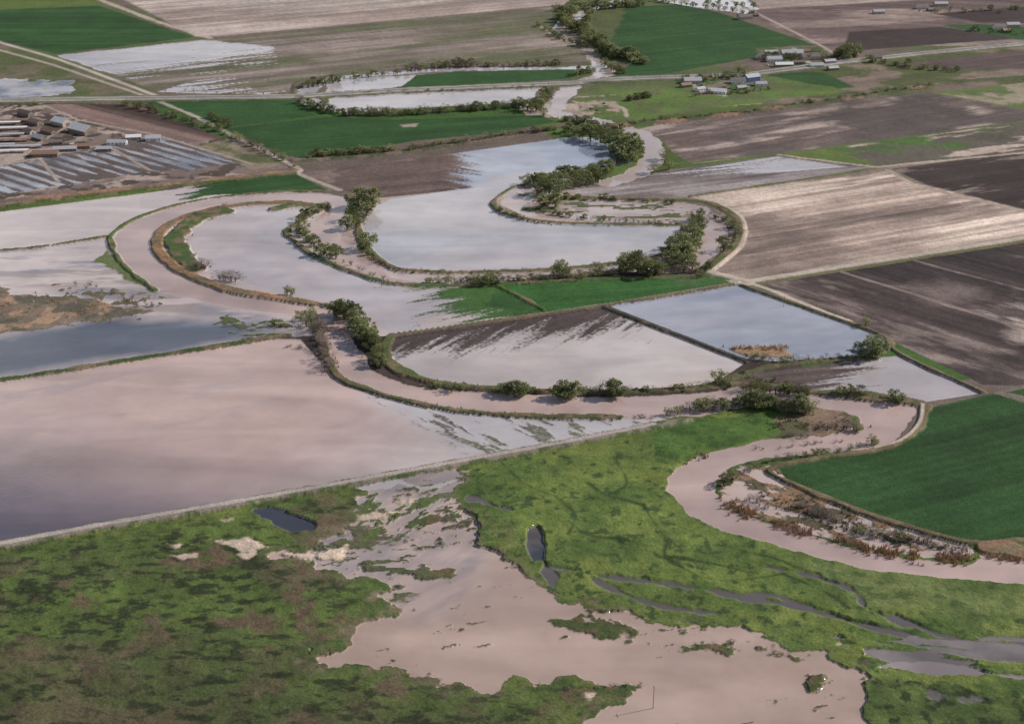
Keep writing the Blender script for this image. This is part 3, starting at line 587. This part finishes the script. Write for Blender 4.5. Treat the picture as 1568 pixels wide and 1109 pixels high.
row([(870,1056),(985,1048)],7,4,8,'by',3,1.4); row([(1055,990),(1130,985)],5,4,9,'yb',3,1.3); row([(1185,1000),(1195,1004)],3,6,10,'by',3,1.3)

def tufts(name,runs,mat,blades=7,h=(1.2,2.6)):
    V=[]
    for pts,w,den in runs:
        P=smooth(G(pts),False,6) if len(pts)>2 else G(pts)
        L=np.r_[0,np.cumsum(np.hypot(*np.diff(P,axis=0).T))]
        n=int(L[-1]*den); t=rng.uniform(0,L[-1],n)
        px=np.interp(t,L,P[:,0])+rng.normal(0,w/2.5,n); py=np.interp(t,L,P[:,1])+rng.normal(0,w/2.5,n)
        keep=fbm(px,py,14,301,3)>0.38; px,py=px[keep],py[keep]; n=len(px)
        hh=rng.uniform(*h,n)
        for b in range(blades):
            a=rng.uniform(0,6.28,n); r=rng.uniform(0,1.0,n); bx=px+np.cos(a)*r; by=py+np.sin(a)*r
            a2=rng.uniform(0,6.28,n); wd=rng.uniform(.12,.3,n); hb=hh*rng.uniform(.5,1,n)
            lx=rng.normal(0,.35,n)*hh*.5; ly=rng.normal(0,.35,n)*hh*.5
            v=np.stack([np.stack([bx-np.cos(a2)*wd,by-np.sin(a2)*wd,np.full(n,0.0)],-1),np.stack([bx+np.cos(a2)*wd,by+np.sin(a2)*wd,np.full(n,0.0)],-1),np.stack([bx+lx,by+ly,hb+0.8],-1)],1)
            V.append(v.reshape(-1,3))
    V=np.concatenate(V); nf=len(V)//3
    me=bpy.data.meshes.new(name+'_mesh'); me.vertices.add(len(V)); me.vertices.foreach_set('co',V.astype(np.float32).ravel())
    me.loops.add(nf*3); me.loops.foreach_set('vertex_index',np.arange(nf*3,dtype=np.int32)); me.polygons.add(nf)
    me.polygons.foreach_set('loop_start',(np.arange(nf)*3).astype(np.int32)); me.polygons.foreach_set('loop_total',np.full(nf,3,np.int32))
    me.update(calc_edges=True); me.materials.append(mat); o=bpy.data.objects.new(name,me); scene.collection.objects.link(o)
tufts('reed_bed',[([(238,365),(240,382),(255,400),(290,423),(350,445),(420,457),(480,467)],5,2.5),
 ([(600,570),(625,580),(660,588)],4,2.5),([(1108,768),(1150,790),(1220,812),(1330,840),(1420,855),(1482,856)],8,6),([(1510,850),(1560,856),(1640,868)],6,3),
 ([(0,312),(200,290),(455,265)],6,1.2),([(950,196),(1150,174),(1430,134)],6,1.0),([(1112,535),(1200,534)],7,2),([(565,395),(590,408),(610,416)],5,1.5),
 ([(1060,420),(1090,405)],6,1.5),([(0,470),(60,470),(130,472),(190,478)],26,2.0),([(490,500),(508,570)],6,1),([(470,247),(850,197)],6,1),([(1040,712),(1080,696)],5,2)],M_reed)
tufts('riverbank_brush',[([(500,318),(470,335),(440,355),(450,370),(485,395),(560,425),(620,437),(740,438),(900,430)],5,1.2),
 ([(545,330),(555,370),(590,405),(620,415),(700,419),(850,414),(950,404)],6,1.2),([(480,467),(530,480),(555,500),(575,530),(600,565),(650,583),(800,599),(1000,600),(1080,594)],5,1.2),
 ([(478,480),(490,520),(515,575),(560,597),(620,615),(720,633),(850,640),(950,640)],5,1.2),([(345,325),(305,335),(280,350),(268,372),(280,395),(300,412)],14,1.5),
 ([(1180,650),(1310,650)],14,2),([(1130,745),(1200,770),(1330,815),(1460,845)],16,3),([(500,172),(700,168),(850,182)],8,1.2),([(755,313),(800,336),(860,343),(1040,346)],5,1.2)],M_brush,h=(.8,2))

# ------------------------------------------------------------------ buildings and other objects
def simplemat(name,c,r=0.7,ns=1.5,amt=0.3):
    m,nt,bs,out=newmat(name); n=nt.nodes; l=nt.links
    t=n.new('ShaderNodeTexCoord'); no=n.new('ShaderNodeTexNoise'); no.inputs['Scale'].default_value=ns; l.new(t.outputs['Object'],no.inputs['Vector'])
    mr=n.new('ShaderNodeMapRange'); l.new(no.outputs['Fac'],mr.inputs[0]); mr.inputs[3].default_value=1-amt; mr.inputs[4].default_value=1+amt
    v=n.new('ShaderNodeVectorMath'); v.operation='SCALE'; v.inputs[0].default_value=c; l.new(mr.outputs[0],v.inputs['Scale'])
    l.new(v.outputs[0],bs.inputs['Base Color']); bs.inputs['Roughness'].default_value=r; return m
MW=simplemat('painted_white',(0.66,0.65,0.64)); MG=simplemat('galvanised_roof',(0.40,0.40,0.42),0.5); MRD=simplemat('shingle_roof',(0.14,0.115,0.105)); MWD=simplemat('weathered_timber',(0.2,0.15,0.11))
MGL=simplemat('window_glass',(0.05,0.06,0.07),0.15); MCN=simplemat('concrete',(0.4,0.38,0.35)); MBK=simplemat('rubber',(0.03,0.03,0.03)); MTN=simplemat('stucco',(0.4,0.33,0.26)); MAS=simplemat('asphalt',(0.19,0.185,0.19))
MRED=simplemat('red_paint',(0.35,0.06,0.05),.4); MBLU=simplemat('blue_paint',(0.08,0.14,0.3),.4); MDG=simplemat('dark_metal',(0.12,0.12,0.13),.5); MRU=simplemat('rusted_roof',(0.24,0.15,0.11))
def meshobj(name,vs,fs,mat,parent=None):
    me=bpy.data.meshes.new(name); me.from_pydata(vs,[],fs); me.materials.append(mat); me.update(); o=bpy.data.objects.new(name,me); scene.collection.objects.link(o)
    if parent: o.parent=parent
    return o
def box(x0,x1,y0,y1,z0,z1):
    return [(x0,y0,z0),(x1,y0,z0),(x1,y1,z0),(x0,y1,z0),(x0,y0,z1),(x1,y0,z1),(x1,y1,z1),(x0,y1,z1)],[(0,3,2,1),(4,5,6,7),(0,1,5,4),(1,2,6,5),(2,3,7,6),(3,0,4,7)]
def boxes(name,bl,mat,parent):
    vs=[];fs=[]
    for b in bl:
        v,f=box(*b); k=len(vs); vs+=v; fs+=[tuple(i+k for i in q) for q in f]
    return meshobj(name,vs,fs,mat,parent)
def building(name,px,py,L,Wd_,Hh,rot,wall,roof,pitch=.28,open_=False):
    e=bpy.data.objects.new(name,None); scene.collection.objects.link(e); x,y=g(px,py); e.location=(x,y,0.4); e.rotation_euler=(0,0,rot)
    l,w=L/2,Wd_/2; rh=w*pitch*2
    if open_:
        boxes('posts',[(a-.15,a+.15,b-.15,b+.15,-.6,Hh) for a in np.linspace(-l+.3,l-.3,max(3,int(L/6))) for b in (-w+.3,w-.3)],MWD,e)
    else:
        v=[(-l,-w,-.6),(l,-w,-.6),(l,w,-.6),(-l,w,-.6),(-l,-w,Hh),(l,-w,Hh),(l,w,Hh),(-l,w,Hh),(-l,0,Hh+rh),(l,0,Hh+rh)]
        meshobj('walls',v,[(0,1,5,4),(2,3,7,6),(1,2,6,9,5),(3,0,4,8,7)],wall,e)
        n=max(2,int(L/4)); 
        boxes('windows',[(a-.6,a+.6,s*w-.04,s*w+.04,1.0,min(2.2,Hh-.3)) for a in np.linspace(-l+1.5,l-1.5,n) for s in (-1,1) if not(s==-1 and abs(a)<1)],MGL,e)
        boxes('door',[(-.6,.6,-w-.06,-w,-.4,2.1),(l,l+.06,-w*.4,w*.4,-.4,Hh*.8)],MDG,e)
    o=.5
    v=[(-l-o,-w-o,Hh-o*pitch*2+.05),(l+o,-w-o,Hh-o*pitch*2+.05),(l+o,0,Hh+rh+.06),(-l-o,0,Hh+rh+.06),(-l-o,w+o,Hh-o*pitch*2+.05),(l+o,w+o,Hh-o*pitch*2+.05)]
    v+= [(a,b,c+.18) for a,b,c in v]
    meshobj('roof',v,[(0,3,2,1),(3,4,5,2),(6,7,8,9),(9,8,11,10),(0,1,7,6),(4,10,11,5),(0,6,9,3),(3,9,10,4),(1,2,8,7),(2,5,11,8)],roof,e)
    return e
BR_=adir((100,200),(150,212))
for a in [('barn',127,204,30,18,5,BR_,MWD,MW),('barn',95,192,22,14,4.5,BR_,MTN,MW),('farm_shed',70,240,26,10,3.5,0.1,MWD,MRU),('farm_shed',235,216,16,9,3.5,.2,MW,MG),('farm_shed',40,178,22,9,4,BR_,MWD,MRD),('farm_shed',55,192,18,9,4,BR_,MWD,MWD),('farm_shed',180,222,20,8,3,0,MW,MG),('farm_shed',160,232,16,7,3,0.1,MWD,MG),
 ('farm_shed',75,205,20,8,3,BR_,MWD,MRU),('farm_shed',60,215,18,8,3,BR_,MWD,MG),('farm_shed',100,232,24,8,3,0.15,MWD,MG),('farm_shed',125,228,18,7,3,0.15,MWD,MRU),('farm_shed',205,214,16,8,3,0.2,MTN,MW),('farm_shed',45,205,14,8,3,BR_,MTN,MRD),('farm_shed',85,222,14,7,3,0.3,MWD,MRD),
 ('farmhouse',1130,128,18,11,4,.2,MW,MRD),('farmhouse',1098,144,22,10,3.5,-.3,MW,MW),('farm_shed',1060,128,22,12,4,.1,MTN,MG),('barn',1150,125,20,12,6,.5,MBLU,MG),('farm_shed',1080,120,16,8,3,.1,MWD,MRD),('farm_shed',1165,132,14,8,3,.1,MW,MG),('farm_shed',1050,134,14,8,3,.4,MWD,MRU),('farm_shed',1115,120,16,8,3,.1,MTN,MRD),('farm_shed',1135,138,12,7,3,.3,MWD,MG),('farm_shed',1072,140,12,7,3,.6,MW,MG),
 ('farmhouse',1185,95,20,11,4,.1,MW,MG),('barn',1212,88,30,14,6,.1,MTN,MG),('barn',1240,92,26,14,5,.2,MTN,MRD),('farm_shed',1200,103,24,9,3.5,.1,MWD,MW),('farm_shed',1250,104,18,9,3.5,.1,MW,MG),('farm_shed',1270,98,16,8,3.5,.3,MRED,MG),('farmhouse',1168,90,16,9,4,.2,MW,MRD),('farm_shed',1180,84,18,8,3.5,.1,MWD,MG),('farm_shed',1222,99,16,8,3,.1,MWD,MRD),('farm_shed',1232,82,18,9,3,.1,MWD,MRU),('farm_shed',1256,86,16,9,3,.1,MTN,MRD),('farm_shed',1195,90,12,7,3,.1,MW,MRD),('farm_shed',1275,108,14,8,3,.3,MWD,MG),
 ('farmhouse',1140,30,22,12,4,.3,MTN,MRD),('farmhouse',1412,14,18,10,4,.2,MW,MRD),('farm_shed',1440,10,22,10,4,.1,MTN,MG),('farmhouse',1530,45,18,10,4,.2,MW,MRD),('farm_shed',1550,42,20,10,4,.1,MTN,MG),('farmhouse',1340,92,16,10,4,.1,MTN,MRD),('farm_shed',1345,22,18,9,4,.1,MTN,MG),('farm_shed',1155,26,12,8,3,.1,MWD,MRD),('farm_shed',1425,18,12,8,3,.3,MWD,MRD),('farm_shed',1540,50,12,8,3,.3,MWD,MRU)]:
    building(*a)
for k,(px,py) in enumerate([(10,200),(5,210),(15,218),(0,192),(-10,226),(25,188),(10,235),(30,228)]): building('cattle_shelter',px,py,45,6,3,0.12,MWD,(MW,MG,MRU)[k%3],.12,True)
def car(px,py,rot,paint,truck=False):
    e=bpy.data.objects.new('pickup_truck' if truck else 'parked_car',None); scene.collection.objects.link(e); x,y=g(px,py); e.location=(x,y,0.55); e.rotation_euler=(0,0,rot)
    L=2.7 if truck else 2.3
    v=[(-L,-.9,.4),(L,-.9,.4),(L,.9,.4),(-L,.9,.4),(-L,-.88,1),(L,-.85,.9),(L,.85,.9),(-L,.88,1)]
    meshobj('body',v,[(0,3,2,1),(4,5,6,7),(0,1,5,4),(1,2,6,5),(2,3,7,6),(3,0,4,7)],paint,e)
    a,b=(-.4,1.4) if truck else (-1.7,1.1)
    v=[(a,-.85,.95),(b,-.85,.95),(b,.85,.95),(a,.85,.95),(a+.25,-.7,1.55),(b-.6,-.7,1.55),(b-.6,.7,1.55),(a+.25,.7,1.55)]
    meshobj('cabin',v,[(0,1,5,4),(1,2,6,5),(2,3,7,6),(3,0,4,7)],MGL,e); meshobj('roof',[(p[0],p[1],1.56) for p in v[4:]],[(0,1,2,3)],paint,e)
    vs=[];fs=[]
    for wx in (-L*.62,L*.62):
        for wy in (-.85,.85):
            k=len(vs)
            for s in (-.12,.12):
                for j in range(10): vs.append((wx+.36*math.cos(j*.628),wy+s,.36+.36*math.sin(j*.628)))
            fs+= [(k+j,k+(j+1)%10,k+10+(j+1)%10,k+10+j) for j in range(10)]+[tuple(k+j for j in range(10)),tuple(k+10+j for j in range(10))]
    meshobj('wheels',vs,fs,MBK,e)
for k,(px,py) in enumerate([(1175,101),(1190,100),(1222,97),(1228,99),(1235,102),(1262,94),(1110,135),(1118,137),(1075,132),(1145,135),(1050,131),(905,168),(915,170),(925,160),(140,215),(110,222),(200,215),(60,228),(1085,138),(1207,96)]):
    car(px,py,random.uniform(0,3),[MW,MRED,MBLU,MDG,MW][k%5],k%3==0)
a=np.array(g(884,129)); b=np.array(g(932,124)); Lb=float(np.hypot(*(b-a))); e=bpy.data.objects.new('road_bridge',None); scene.collection.objects.link(e)
e.location=((a[0]+b[0])/2,(a[1]+b[1])/2,0); e.rotation_euler=(0,0,math.atan2(b[1]-a[1],b[0]-a[0])); l=Lb/2+3
boxes('deck',[(-l,l,-5.5,5.5,1.3,1.9)],MCN,e); boxes('roadway',[(-l,l,-4.5,4.5,1.9,1.96)],MAS,e)
boxes('parapets',[(-l,l,-5.5,-5.2,1.9,2.9),(-l,l,5.2,5.5,1.9,2.9)],MCN,e); boxes('piers',[(t-.5,t+.5,-5,5,-1,1.3) for t in np.linspace(-l+6,l-6,4)],MCN,e)
def pole(px,py,h):
    e=bpy.data.objects.new('utility_pole',None); scene.collection.objects.link(e); x,y=g(px,py); e.location=(x,y,0); e.rotation_euler=(0,0,random.uniform(-.1,.3))
    vs=[];fs=[];mi=[]; tube(vs,fs,0,mi,(0,0,-1),(0,0,h),.2,.12,8); meshobj('post',vs,fs,MWD,e)
    boxes('crossarm',[(-.07,.07,-1.2,1.2,h-1.2,h-1.0),(-.06,.06,-1.1,-1,h-1,h-.8),(-.06,.06,1,1.1,h-1,h-.8)],MWD,e)
for a in [(1000,1084,12),(402,228,14),(1200,470,9),(300,155,10),(380,153,10),(540,148,10),(640,143,10),(740,139,10),(840,134,10),(1010,124,10),(1110,122,10),(1350,96,10),(1450,84,10),(1540,74,10)]: pole(*a)

# ------------------------------------------------------------------ light
EL=math.radians(32); to=Vector((0.95,0.31,0)).normalized()*math.cos(EL)+Vector((0,0,math.sin(EL)))
sl=bpy.data.lights.new('sun','SUN'); sl.energy=4.9; sl.angle=math.radians(.5); sl.color=(1,.93,.85)
so=bpy.data.objects.new('sun',sl); so.rotation_euler=(-to).to_track_quat('-Z','Y').to_euler(); scene.collection.objects.link(so)
w=bpy.data.worlds.new('World'); scene.world=w; w.use_nodes=True; nt=w.node_tree; nn=nt.nodes; lk=nt.links; bg=nn['Background']
sky=nn.new('ShaderNodeTexSky'); sky.sky_type='NISHITA'; sky.sun_disc=False; sky.sun_elevation=EL; sky.sun_rotation=math.atan2(to.x,to.y)
tc=nn.new('ShaderNodeTexCoord'); sx=nn.new('ShaderNodeSeparateXYZ'); lk.new(tc.outputs['Generated'],sx.inputs[0])
zz=math_('ADD',math_('MAXIMUM',sx.outputs[2],0.0),0.12)
cx=nn.new('ShaderNodeCombineXYZ'); lk.new(math_('DIVIDE',sx.outputs[0],zz),cx.inputs[0]); lk.new(math_('DIVIDE',sx.outputs[1],zz),cx.inputs[1])
n1=noise(1.6,6,cx.outputs[0])
# cloud bank low over the horizon, opening to blue sky overhead
cf=mrange(math_('SUBTRACT',n1,mrange(sx.outputs[2],0.15,0.75,0.0,0.24)),0.37,0.54,0.0,0.92,True)
mixc=nn.new('ShaderNodeMix'); mixc.data_type='RGBA'; lk.new(cf,mixc.inputs[0]); lk.new(sky.outputs[0],mixc.inputs[6])
mixc.inputs[7].default_value=(12.4,12.8,13.7,1)
lk.new(mixc.outputs[2],bg.inputs['Color']); bg.inputs['Strength'].default_value=0.08
# ------------------------------------------------------------------ camera
cd=bpy.data.cameras.new('camera'); cd.lens=36*FP/1568; cd.sensor_width=36; cd.clip_end=60000; cd.clip_start=1
co=bpy.data.objects.new('camera',cd); co.location=(0,0,HC); co.rotation_euler=(math.pi/2-TH,0,0); scene.collection.objects.link(co); scene.camera=co
scene.view_settings.view_transform='Standard'; scene.view_settings.look='None'; scene.view_settings.exposure=0
